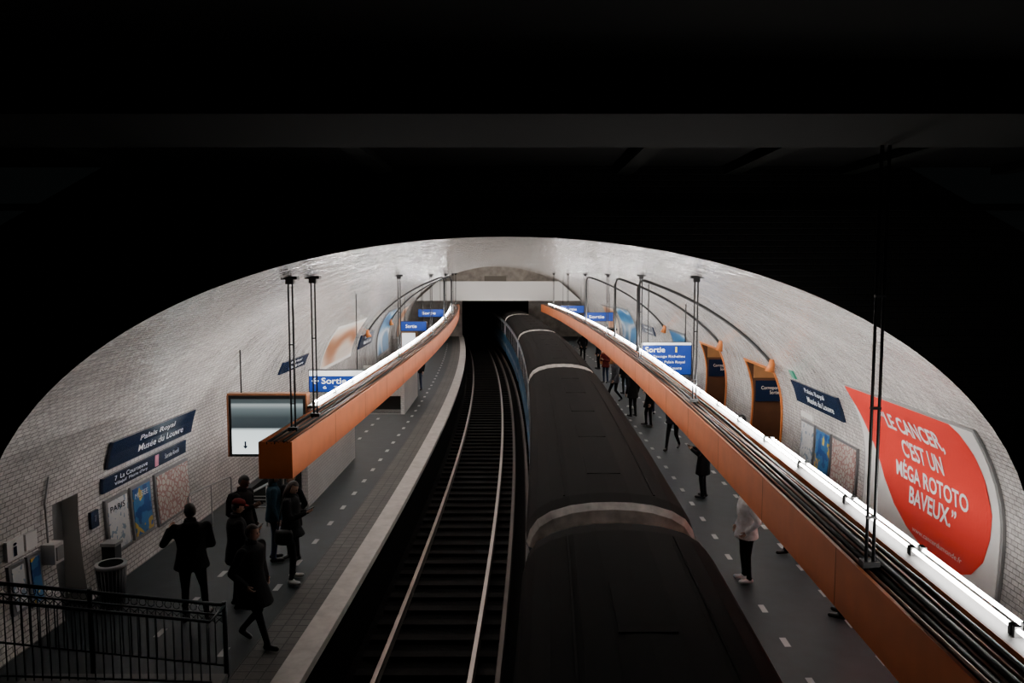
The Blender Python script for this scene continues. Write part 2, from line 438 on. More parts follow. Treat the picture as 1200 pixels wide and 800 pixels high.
def conduit(side, sa, sb, t0, zend, r=.045, capm=M_ORANGE2):
    mb = MB(); pts = []
    N_ = 22
    ph_a = math.acos(t0/A)
    ph_b = math.asin((zend-CZ)/B1)
    pts.append(W(sa, side*t0, 3.0)); pts.append(W(sa, side*t0, zv(t0)-.35)); pts.append(W(sa, side*(t0+.06), zv(t0)-.16))
    for i in range(1, N_+1):
        q = i/N_; ph = ph_a+(ph_b-ph_a)*q
        pts.append(W(sa+(sb-sa)*q, side*(A-.09)*math.cos(ph), CZ+(B1-.09)*math.sin(ph)))
    mb.tube(pts, r, M_BLACK, 8)
    e = Vector(pts[-1])
    mb.tube([e+Vector((0,0,.10)), e+Vector((0,0,-.02)), e+Vector((-side*.05,-.0,-.22))], [.05,.08,.13], capm, 12)
    mb.done('conduit_pipe')
conduit(1, 23.2, 20.2, 3.42, 3.02)
conduit(1, 28.6, 25.4, 3.42, 3.05)
conduit(1, 38.4, 35, 3.42, 2.9)
conduit(-1, 38.4, 35, 3.42, 2.7)
conduit(-1, 46.4, 43, 3.42, 2.7)

# ---------------------------------------------------------------- train
M_ROOF = mat('train_roof_black', (.0046,.0036,.0033), .8, var=.25, scale=2, spec=.10)
M_TBODY = mat('train_side_pale', (.42,.46,.48), .3)
M_TBLUE = mat('train_side_blue', (.03,.13,.26), .3)
M_TWIN = mat('train_window', (.01,.013,.016), .08)
M_TEND = mat('train_end_grey', (.66,.63,.60), .5, var=.35, scale=5)
M_TCORN = mat('train_gutter', (.06,.09,.11), .35)
M_UNDER = mat('train_underframe', (.006,.006,.006), .7, spec=.2)
def car(mb, s0, s1):
    TC = 1.4
    half = [(1.02,-.70),(1.13,-.55),(1.15,-.1),(1.15,.1),(1.15,.72),(1.14,1.50),(1.13,1.66),(1.15,1.70),(1.145,1.76),(1.10,1.92),(1.00,2.06),(.82,2.17),(.55,2.25),(.28,2.285),(0,2.295)]
    full = [(t, z) for t, z in half]+[(-t, z) for t, z in half[::-1][1:]]
    L_ = s1-s0; ss = [s0, s0+.08, s0+.20, s0+.55]
    seg = []
    x = s0+.55
    nd = 4; pitch = (L_-1.1)/nd
    for k in range(nd):
        a = x+k*pitch
        for q, kind in ((.08,'p'),(.36,'w'),(.42,'p'),(.50,'d'),(.505,'j'),(.585,'d'),(.66,'p'),(.94,'w'),(1.0,'p')):
            ss.append(a+pitch*q); seg.append(kind)
    ss += [s1-.20, s1-.08, s1]
    def sc(s):
        d = min(s-s0, s1-s)
        if d < .02: return .90, .24
        if d < .10: return .955, .10
        if d < .22: return .985, .03
        return 1, 0
    P = []
    for s in ss:
        k, dz = sc(s); row = []
        for t, z in full:
            zz = z-dz if z > 1.7 else z
            row.append(W(s, TC+t*k, zz))
        P.append(row)
    def mm(i, j):
        j2 = min(j, len(full)-2-j)
        end = i < 3 or i >= len(ss)-4
        if j2 >= 8: return M_TEND if i < 2 else M_ROOF
        if j2 in (6, 7): return M_TCORN
        kind = 'p' if end else seg[i-3]
        if j2 == 0: return M_UNDER
        if kind == 'j': return M_UNDER
        if j2 == 4: return M_TWIN if kind in 'wd' else M_TBODY
        if j2 in (1,): return M_TBLUE
        if kind == 'd' : return M_TBLUE
        return M_TBODY if j2 in (2, 5) else M_TBLUE
    mb.grid(P, mm)
    mb.quad(P[0], M_TEND); mb.quad(P[-1], M_TEND)
    mb.quad([W(s0-.01, TC-.35, -.5), W(s0-.01, TC+.35, -.5), W(s0-.01, TC+.35, 1.5), W(s0-.01, TC-.35, 1.5)], M_UNDER)
    for dx in (-.75, .75):
        mb.quad([W(s0-.01, TC+dx-.22, .7), W(s0-.01, TC+dx+.22, .7), W(s0-.01, TC+dx+.22, 1.5), W(s0-.01, TC+dx-.22, 1.5)], M_TWIN)
    for t in (-.62, .62):
        mb.box(TC+t-.012, TC+t+.012, s0+.6, s1-.6, 2.22, 2.246, M_ROOF, curved=True)
    for k in range(5):
        a = s0+1.6+k*(L_-3.2)/4.6
        mb.box(TC-.25, TC+.25, a, a+1.1, 2.25, 2.299, M_ROOF, curved=True)
    mb.box(TC-.45, TC+.45, s1+.0, s1+.5, -.5, 1.55, M_UNDER, curved=True)
    for a in (s0+2.4, s1-2.4):
        mb.box(TC-.95, TC+.95, a-1.2, a+1.2, -.9, -.68, M_UNDER, curved=True)
        for e in (-.8, .8):
            for w in (-.72, .72):
                p = Vector(W(a+e, TC+w, -.64))
                mb.tube([p+Vector((-.06,0,0)), p+Vector((.06,0,0))], .41, M_RAILS, 18)
train = MB()
for a in (-5.9, 10.15, 26.2, 42.25, 58.3):
    car(train, a, a+15.55)
train.done('metro_train')

# ---------------------------------------------------------------- wall signage left
def sign_wall(side, s_left, w, z0, z1, lines, name, m=M_NAVY):
    mb = MB()
    s0, s1 = (s_left, s_left+w) if side < 0 else (s_left-w, s_left)
    wall_patch(mb, side, s0, s1, z0, z1, .07, m)
    f = wall_fn(side, s_left, .078); H = z1-z0
    for k, (txt, u0, u1) in enumerate(lines):
        vt = z1-H*.16-k*H*.38
        mb.text(txt, f, w*u0, vt-H*.27, w*u1, vt, M_WTXT, bold=.008)
    mb.done(name)
NM = [("Palais Royal", .30, .72), ("Musée du Louvre", .30, .86)]
sign_wall(-1, 13.15, 3.25, 1.99, 2.46, NM, 'station_name_sign')
mb = MB(); wall_patch(mb, -1, 13.05, 16.2, 1.60, 1.86, .06, M_NAVY)
f = wall_fn(-1, 13.05, .07)
mb.text("7  La Courneuve", f, .35, 1.74, 1.5, 1.82, M_WTXT); mb.text("Villejuif  Mairie d'Ivry", f, .35, 1.64, 1.5, 1.71, M_WTXT)
wall_patch(mb, -1, 14.85, 15.0, 1.62, 1.84, .065, mat('line_pink', (.7,.25,.35), .5), False)
mb.text("Sortie Rivoli", f, 2.2, 1.69, 2.8, 1.78, M_WTXT); mb.done('direction_sign')

A_MAP = art_mat('map_print', [(.40,.22,.20),(.62,.57,.53),(.55,.55,.50),(.66,.59,.55)], 9, 'vor')
A_WHITE = art_mat('notice_print', [(.25,.35,.45),(.70,.71,.71),(.66,.68,.70),(.45,.5,.55)], 7)
A_BLUE = art_mat('event_print', [(.02,.08,.28),(.05,.20,.45),(.65,.45,.08),(.04,.13,.38)], 3)
A_BROWN = art_mat('ad_print_warm', [(.40,.16,.07),(.65,.42,.30),(.75,.64,.55),(.75,.66,.58)], .35, 'wave')
A_BLUE2 = art_mat('ad_print_blue', [(.03,.15,.35),(.08,.30,.55),(.65,.70,.75),(.05,.2,.4)], .4, 'wave')
M_FRAME = mat('frame_grey', (.25,.25,.26), .4, .5)
def poster(side, s0, s1, z0, z1, m, name='framed_poster', title=None, fr=.05, fm=None):
    mb = MB(); wall_patch(mb, side, s0, s1, z0, z1, .05, fm or M_FRAME); wall_patch(mb, side, s0+fr, s1-fr, z0+fr, z1-fr, .06, m)
    if title:
        f = wall_fn(side, s0 if side < 0 else s1, .066); w = s1-s0
        mb.text(title, f, w*.15, z1-.24, w*.80, z1-.14, M_NAVY if m != A_BLUE else M_WTXT)
    mb.done(name)
poster(-1, 13.12, 13.85, .50, 1.46, A_WHITE, 'notice_poster', 'PARIS')
poster(-1, 13.95, 14.68, .50, 1.46, A_BLUE, 'event_poster', 'MUSEE')
poster(-1, 14.85, 16.3, .45, 1.46, A_MAP, 'metro_map', None)
poster(-1, 10.65, 11.0, .55, 1.25, A_WHITE, 'notice_poster')
poster(-1, 11.05, 11.35, .50, 1.25, A_BLUE, 'notice_poster')
mb = MB(); wall_patch(mb, -1, 10.65, 11.0, 1.32, 1.6, .05, M_WPAN); wall_patch(mb, -1, 11.05, 11.3, 1.34, 1.58, .05, M_WPAN)
f = wall_fn(-1, 10.65, .056); mb.text("i", f, .12, 1.36, .2, 1.55, M_NAVY, .02); mb.done('information_plate')
mb = MB(); wall_patch(mb, -1, 12.68, 12.90, 1.12, 1.40, .05, M_NAVY); f = wall_fn(-1, 12.68, .056); mb.text("7", f, .09, 1.22, .14, 1.32, M_WTXT); mb.done('platform_number_plate')
mb = MB(); mb.box(-6.90, -6.70, 11.42, 11.64, 1.0, 1.30, M_WPAN, curved=True)
mb.box(-6.70, -6.68, 11.45, 11.61, 1.05, 1.25, M_GREY, curved=True)
mb.tube([W(11.53, -6.86, 1.30), W(11.53, -6.88, 1.9), W(11.53, -6.80, 2.3)], .015, M_GREY, 6); mb.done('electrical_box')
mb = MB(); mb.box(-6.78, -6.56, 12.78, 12.98, .02, .80, M_DGREY, curved=True); mb.box(-6.79, -6.54, 12.76, 13.0, .80, .85, M_GREY, curved=True)
mb.done('fire_cabinet')
mb = MB(); bc = Vector(W(12.25, -6.34, 0))
for z0_, z1_, r0_, r1_, m_ in ((.02,.06,.17,.17,M_DGREY),(.06,.66,.16,.215,M_DGREY),(.66,.72,.235,.235,M_GREY)):
    mb.tube([bc+Vector((0,0,z0_)), bc+Vector((0,0,z1_))], [r0_, r1_], m_, 24)
mb.tube([bc+Vector((0,0,.72)), bc+Vector((0,0,.725))], .18, M_DARK, 24)
for k in range(24):
    a = k*math.pi/12
    mb.tube([bc+Vector((.175*math.cos(a),.175*math.sin(a),.05)), bc+Vector((.225*math.cos(a),.225*math.sin(a),.66))], .006, M_GREY, 4)
mb.tube([bc, bc+Vector((0,0,.04))], .06, M_DGREY, 8)
mb.done('litter_bin')

poster(-1, 27.0, 32.4, 1.9, 3.45, A_BROWN, 'advert_billboard', fr=.12, fm=M_WPAN)
sign_wall(-1, 34.0, 3.6, 2.0, 2.6, NM, 'station_name_sign')
poster(-1, 39.6, 44.2, 1.0, 3.4, A_BLUE2, 'advert_billboard', fr=.12)
poster(-1, 49, 53, 1.2, 3.2, A_BROWN, 'advert_billboard', fr=.12)
sign_wall(-1, 22.0, 2.6, 2.45, 2.80, NM, 'station_name_sign')

# ---------------------------------------------------------------- hung information screen (left)
def grad_screen():
    m = bpy.data.materials.new('screen_display'); m.use_nodes = True
    nt = m.node_tree; N = nt.nodes; L = nt.links; b = N['Principled BSDF']
    tc = N.new('ShaderNodeTexCoord'); sp = N.new('ShaderNodeSeparateXYZ'); cr = N.new('ShaderNodeValToRGB')
    L.new(tc.outputs['UV'], sp.inputs[0]); L.new(sp.outputs['Y'], cr.inputs['Fac'])
    e = cr.color_ramp.elements
    e[0].position = 0; e[0].color = (.85,.95,.95,1); e[1].position = 1; e[1].color = (.03,.04,.042,1)
    for p, c in ((.42,(.66,.76,.77,1)),(.48,(.02,.028,.032,1)),(.66,(.028,.038,.042,1)),(.82,(.09,.115,.12,1)),(.90,(.26,.30,.30,1)),(.93,(.04,.055,.058,1))):
        q = e.new(p); q.color = c
    L.new(cr.outputs['Color'], b.inputs['Emission Color']); b.inputs['Emission Strength'].default_value = 1.7
    b.inputs['Base Color'].default_value = (.01,.01,.01,1); b.inputs['Roughness'].default_value = .4
    return m
M_SCR = grad_screen()
M_BRONZE = mat('bronze_trim', (.28,.11,.05), .4, .4)
mb = MB(); x0, x1, y, z0, z1 = -6.12, -4.45, 17.0, 1.32, 2.66
mb.box(x0, x1, y, y+.22, z0, z1, M_BLACK)
mb.box(x0-.02, x1+.02, y-.02, y+.24, z1, z1+.04, M_BRONZE)
mb.box(x0-.03, x0, y-.02, y+.24, z0, z1, M_BRONZE); mb.box(x1, x1+.03, y-.02, y+.24, z0, z1, M_BRONZE)
mb.quad([(x0+.06,y-.01,z0+.06),(x1-.06,y-.01,z0+.06),(x1-.06,y-.01,z1-.08),(x0+.06,y-.01,z1-.08)], M_SCR, [(0,0),(1,0),(1,1),(0,1)])
f = lambda u, v: (x0+u, y-.02, v)
mb.raw([f(.33,1.66),f(.37,1.66),f(.37,1.56),f(.41,1.56),f(.35,1.49),f(.29,1.56),f(.33,1.56)], [(0,6,5,4,3,2,1)], M_NAVY, False)
for xx in (x0+.25, x1-.25):
    mb.tube([(xx, y+.11, z1), (xx, y+.11, zv(abs(xx-C(y)))-.02)], .018, M_BLACK, 8)
mb.done('information_screen')

M_SBLUE = mat('sign_blue_lit', (.005,.02,.12), .4, emis=(.008,.055,.36), estr=.8)
M_SWHITE = mat('sign_white_lit', (.8,.8,.8), .4, emis=(.9,.95,1), estr=1.2)
M_SYEL = mat('sign_yellow', (.8,.6,.05), .4, emis=(.9,.7,.1), estr=1.0)
def arrow(mb, fn, u, v, s, m):
    p = [(0,0),(.45,.42),(.62,.42),(.32,.1),(1,.1),(1,-.1),(.32,-.1),(.62,-.42),(.45,-.42)]
    vs = [fn(u+a*s, v+b*s) for a, b in p]
    mb.raw(vs, [(0,1,2,3),(0,3,6),(3,4,5,6),(0,6,7,8)], m, False)
mb = MB(); x0, x1, y, z0, z1 = -5.66, -4.12, 22.0, 1.97, 2.60
mb.box(x0, x1, y, y+.18, z0, z1, M_BLACK)
mb.quad([(x0+.02,y-.01,2.43),(x1-.02,y-.01,2.43),(x1-.02,y-.01,z1-.02),(x0+.02,y-.01,z1-.02)], M_SWHITE)
mb.quad([(x0+.02,y-.01,z0+.02),(x1-.02,y-.01,z0+.02),(x1-.02,y-.01,2.42),(x0+.02,y-.01,2.42)], M_SBLUE)
f = lambda u, v: (x0+u, y-.02, v)
arrow(mb, f, .08, 2.29, .20, M_SWHITE)
mb.text("Sortie", f, .36, 2.21, 1.05, 2.38, M_SWHITE, .01)
mb.text("6   7", f, .40, 2.07, .8, 2.15, M_SWHITE)
for xx in (x0+.2, x1-.2):
    mb.tube([(xx, y+.09, z1), (xx, y+.09, zv(abs(xx-C(y)))-.02)], .015, M_BLACK, 6)
mb.done('exit_sign')

mb = MB(); x0, x1, y, z0, z1 = 4.10, 5.68, 25.0, 2.06, 3.10
mb.box(x0, x1, y, y+.2, z0, z1, M_BLACK)
mb.quad([(x0+.03,y-.01,z0+.03),(x1-.03,y-.01,z0+.03),(x1-.03,y-.01,z1-.09),(x0+.03,y-.01,z1-.09)], M_SBLUE)
mb.quad([(x0+.03,y-.01,z1-.08),(x1-.03,y-.01,z1-.08),(x1-.03,y-.01,z1-.01),(x0+.03,y-.01,z1-.01)], M_SWHITE)
f = lambda u, v: (x0+u, y-.02, v)
mb.text("Sortie", f, .1, 2.79, .72, 2.96, M_SWHITE, .005)
mb.text("1", f, 1.05, 2.79, 1.10, 2.96, M_SYEL, .02)
arrow(mb, f, .08, 2.48, .2, M_SWHITE)
mb.text("Passage Richelieu", f, .36, 2.60, 1.35, 2.70, M_SWHITE, -.005)
mb.text("Pl. du Palais Royal", f, .36, 2.42, 1.35, 2.52, M_SWHITE, -.005)
mb.text("Musée du Louvre", f, .36, 2.24, 1.25, 2.34, M_SWHITE, -.005)
for xx in (x0+.2, x1-.2):
    mb.tube([(xx, y+.1, z1), (xx, y+.1, zv(abs(xx-C(y)))-.02)], .018, M_BLACK, 6)
mb.done('exit_sign')
for (xx, yy, zz, w_) in ((-5.6, 40, 2.35, 1.3), (-5.9, 50, 2.5, 1.6), (4.0, 44, 2.6, 1.6), (3.2, 53, 2.6, 1.6)):
    mb = MB(); mb.box(xx, xx+w_, yy, yy+.15, zz, zz+.5, M_BLACK)
    mb.quad([(xx+.02,yy-.01,zz+.02),(xx+w_-.02,yy-.01,zz+.02),(xx+w_-.02,yy-.01,zz+.48),(xx+.02,yy-.01,zz+.48)], M_SBLUE)
    f = lambda u, v: (xx+u, yy-.02, v)
    mb.text("Sortie", f, .25, zz+.17, w_-.5, zz+.34, M_SWHITE, .0)
    for q in (.2, w_-.2): mb.tube([(xx+q, yy+.07, zz+.5), (xx+q, yy+.07, zv(abs(xx+q-C(yy)))-.02)], .015, M_BLACK, 6)
    mb.done('exit_sign')

# ---------------------------------------------------------------- stair enclosures (left platform)
def stairwell(s0, s1, t0, t1, h, name='stairwell_parapet'):
    mb = MB()
    mb.box(t1-.14, t1, s0, s1, 0, h, M_TILE2, curved=True)
    mb.box(t0, t1-.141, s1-.14, s1, 0, h, M_TILE2, curved=True)
    mb.box(t1-.17, t1+.03, s0-.02, s1+.02, h, h+.06, M_WPAN, curved=True)
    mb.box(t0, t1-.171, s1-.17, s1+.03, h, h+.06, M_WPAN, curved=True)
    mb.box(t0, t1-.141, s0+.3, s1-.15, .0, .012, M_DARK, curved=True)  # dark sheet on the uncut floor, painted in for the stairwell's shade
    for k in range(4):
        mb.box(t0, t1-.141, s0+.02+k*.28, s0+.06+k*.28, .0, .02, M_GREY, curved=True)
    mb.tube([W(s0-.1, t1-.25, .95), W(s1-.4, t1-.25, .95)], .022, M_GREY, 8)
    mb.done(name)
stairwell(17.6, 22.5, -6.60, -4.75, 1.02)
stairwell(29.5, 34.0, -6.60, -4.3, 1.25)
mb = MB()
for t in (-6.40, -5.25):
    mb.tube([W(15.2, t, .0), W(15.2, t, .92), W(15.3, t, .98), W(17.3, t, .80), W(17.4, t, .74), W(17.4, t, .0)], .022, M_GREY, 8)
    mb.tube([W(16.3, t, .0), W(16.3, t, .9)], .016, M_GREY, 8)
mb.done('stair_handrail')

M_RAILING = mat('railing_paint', (.024,.036,.042), .45, .3)
mb = MB()
def rz(x): return .98+(-3.75-x)*.10
ya = 10.05; xl, xr = -6.85, -3.75
mb.tube([(xl, ya, rz(xl)), (xr, ya, rz(xr))], .026, M_RAILING, 8)
mb.tube([(xl, ya, rz(xl)-.14), (xr, ya, rz(xr)-.14)], .014, M_RAILING, 6)
mb.tube([(xl, ya, rz(xl)-.80), (xr, ya, .16)], .014, M_RAILING, 6)
x = xl
while x <= xr+.001:
    mb.tube([(x, ya, .16+(rz(x)-.98)), (x, ya, rz(x)-.14)], .009, M_RAILING, 5)
    if x+.11 < xr:
        a = rz(x)-.14
        mb.tube([(x+.055+.045*math.cos(q*math.pi/4), ya, a+.07+.05*math.sin(q*math.pi/4)) for q in range(9)], .006, M_RAILING, 4, cap=False)
        mb.tube([(x, ya, a-.12), (x+.11, ya, a-.02)], .006, M_RAILING, 4); mb.tube([(x+.11, ya, a-.12), (x, ya, a-.02)], .006, M_RAILING, 4)
    x += .11
for xx in (xl, -5.5, xr):
    mb.tube([(xx, ya, 0), (xx, ya, rz(xx)+.05)], .032, M_RAILING, 10)
yb = 9.55
mb.tube([(xl, yb, rz(xl)), (xr, yb, rz(xr)), (xr, ya, rz(xr))], .022, M_RAILING, 8)
mb.tube([(xl, yb, .3), (xr, yb, .2)], .014, M_RAILING, 6)
x = xl
while x <= xr+.001:
    mb.tube([(x, yb, .22), (x, yb, rz(x))], .008, M_RAILING, 5); x += .11
mb.done('stair_railing')
mb = MB(); mb.box(-6.3, -3.7, 8.9, 9.95, .0, .10, mat('landing_stone', (.10,.10,.10), .6)); mb.box(-6.3, -3.7, 8.2, 8.9, .0, .26, MATS['landing_stone']); mb.done('stair_landing')

# ---------------------------------------------------------------- right wall signage
sign_wall(1, 19.3, 2.9, 2.18, 2.70, NM, 'station_name_sign')
poster(1, 18.3, 19.2, .75, 1.75, A_WHITE, 'notice_poster', None)
poster(1, 17.3, 18.2, .75, 1.75, A_BLUE, 'event_poster', None)
poster(1, 15.85, 17.2, .65, 1.75, A_MAP, 'metro_map', None)
mb = MB(); wall_patch(mb, 1, 18.4, 19.2, 1.82, 1.95, .05, M_WPAN); wall_patch(mb, 1, 18.9, 19.15, 2.75, 2.95, .05, mat('plate_green', (.05,.3,.2), .5)); mb.done('information_plate')

M_RED = mat('billboard_red', (.80,.045,.034), .4)
mb = MB(); S_L, Wd, ZB, ZT = 15.42, 4.6, .35, 3.10
wall_patch(mb, 1, S_L-Wd-.05, S_L+.05, ZB-.05, ZT+.05, .05, M_GREY)
wall_patch(mb, 1, S_L-Wd, S_L, ZB, ZT, .06, M_WPAN)
lowp = [(0,.93),(.06,.72),(.12,.58),(.2,.42),(.3,.29),(.42,.2),(.56,.14),(.7,.115),(.82,.13),(.9,.18),(.96,.28),(.99,.42),(1.0,.55)]
topp = [(0,1),(.90,1),(.94,.96),(.975,.86),(.99,.75),(1.0,.55)]
def interp(p, u):
    for (a, b), (c, d) in zip(p, p[1:]):
        if a <= u <= c: return b+(d-b)*(u-a)/(c-a)
    return p[-1][1]
us = sorted(set([i/50 for i in range(51)]+[p[0] for p in lowp]+[p[0] for p in topp]))
f = wall_fn(1, S_L, .066)
mb.grid([[f(u*Wd*.96, ZB+(ZT-ZB)*(interp(lowp, u)+(interp(topp, u)-interp(lowp, u))*j/14)) for j in range(15)] for u in us], M_RED)
f = wall_fn(1, S_L, .074)
mb.text("“LE CANCER,", f, 1.22, 2.50, 3.40, 2.84, M_WTXT, .02)
mb.text("C'EST UN", f, 1.75, 2.11, 3.15, 2.43, M_WTXT, .02)
mb.text("MÉGA ROTOTO", f, 1.40, 1.70, 3.80, 2.05, M_WTXT, .02)
mb.text("BAVEUX.”", f, 1.90, 1.33, 3.45, 1.63, M_WTXT, .02)
mb.text("www.cancerdumonde.fr", f, 2.1, .90, 3.7, .98, M_WTXT, .0)
mb.text("SANTÉ DU\nMONDE", f, 3.75, .42, 4.35, .64, M_RED, .02)
mb.text("Fondation pour la recherche\ncontre les cancers", f, .25, .55, 1.2, .75, mat('small_print', (.5,.12,.1), .5), .0)
mb.done('campaign_billboard')
sign_wall(1, 41.5, 3.0, 2.2, 2.65, NM, 'station_name_sign')
poster(1, 43.5, 48.0, 1.0, 3.3, A_BLUE2, 'advert_billboard', fr=.12)
poster(1, 49, 53, 1.0, 3.2, A_BROWN, 'advert_billboard', fr=.12)
poster(1, 31.5, 34.5, 1.0, 2.9, A_BLUE2, 'advert_billboard', fr=.12)

for (t, s, m_) in ((5.7, 46, mat('kiosk_orange', (.5,.18,.05), .5)), (-5.9, 46, mat('kiosk_wood', (.25,.14,.07), .6))):
    mb = MB(); mb.box(t-.45, t+.45, s, s+1.2, 0, 1.95, m_, curved=True); mb.box(t-.38, t+.38, s-.03, s-.001, .7, 1.8, M_SWHITE, curved=True)
    mb.box(t-.48, t+.48, s-.05, s+1.23, 1.95, 2.05, M_BLACK, curved=True); mb.done('vending_machine')

# ---------------------------------------------------------------- people
def capsule(p0, p1, r0, r1, n=12, sq=None):
    p0 = Vector(p0); p1 = Vector(p1); d = (p1-p0)
    L_ = d.length; d = d/L_ if L_ > 1e-6 else Vector((0,0,1))
    ref = Vector((0,1,0)) if abs(d.y) < .9 else Vector((1,0,0))
    u = d.cross(ref).normalized(); v = d.cross(u).normalized()
    if sq is None: sq = (1, 1)
    vs = [p0-d*r0]
    prof_ = [(-math.cos(a)*r0, math.sin(a)*r0, 0) for a in (.5, 1.05, math.pi/2)]+[(math.cos(a)*r1, math.sin(a)*r1, 1) for a in (math.pi/2, 1.05, .5)]
    for off, r, w in prof_:
        c = (p1 if w else p0)+d*off
        for k in range(n):
            a = 2*math.pi*k/n; vs.append(c+u*math.cos(a)*r*sq[0]+v*math.sin(a)*r*sq[1])
    vs.append(p1+d*r1); fs = []
    for k in range(n): fs.append((0, 1+(k+1) % n, 1+k))
    for i in range(5):
        for k in range(n):
            a = 1+i*n; fs.append((a+k, a+(k+1) % n, a+n+(k+1) % n, a+n+k))
    e = len(vs)-1; a = 1+5*n
    for k in range(n): fs.append((a+k, a+(k+1) % n, e))
    return vs, fs
def loft(rings, n=20):
    vs = []; fs = []
    for (c, rx, ry) in rings:
        for k in range(n):
            a = 2*math.pi*k/n; vs.append(Vector((c[0]+rx*math.cos(a), c[1]+ry*math.sin(a), c[2])))
    for i in range(len(rings)-1):
        for k in range(n): fs.append((i*n+k, i*n+(k+1) % n, (i+1)*n+(k+1) % n, (i+1)*n+k))
    fs.append(tuple(range(n))[::-1]); fs.append(tuple((len(rings)-1)*n+k for k in range(n)))
    return vs, fs
def segd(p, a, b):
    ab = b-a; t = max(0, min(1, (p-a).dot(ab)/max(ab.length_squared, 1e-9))); return (p-(a+ab*t)).length

M_SKIN = mat('skin', (.42,.24,.17), .55); M_SKIN2 = mat('skin_deep', (.12,.06,.04), .55)
M_EYE = mat('eye_dark', (.02,.015,.01), .2); M_LIP = mat('lips', (.35,.12,.10), .5)
def cm(name, c): return mat('cloth_'+name, c, .85, var=.2, scale=12, bump=.3, spec=.2)
BLK = cm('black', (.005,.005,.006)); NVY = cm('navy', (.009,.012,.020)); GRY = cm('grey', (.08,.08,.09)); CREAM = cm('cream', (.88,.86,.83))
BRN = cm('brown', (.05,.03,.02)); TAN = cm('tan', (.22,.16,.11)); RED = cm('dark_red', (.12,.015,.015)); JEAN = cm('denim', (.03,.045,.09)); BLU = cm('teal', (.012,.04,.06))
H_BLK = mat('hair_black', (.008,.006,.005), .5); H_BRN = mat('hair_brown', (.030,.016,.010), .5); H_GRY = mat('hair_grey', (.2,.19,.18), .6); H_BLD = mat('hair_blond', (.25,.16,.08), .5)
SHW = mat('sneaker_white', (.75,.75,.73), .5); SHB = mat('shoe_black', (.01,.01,.01), .4)

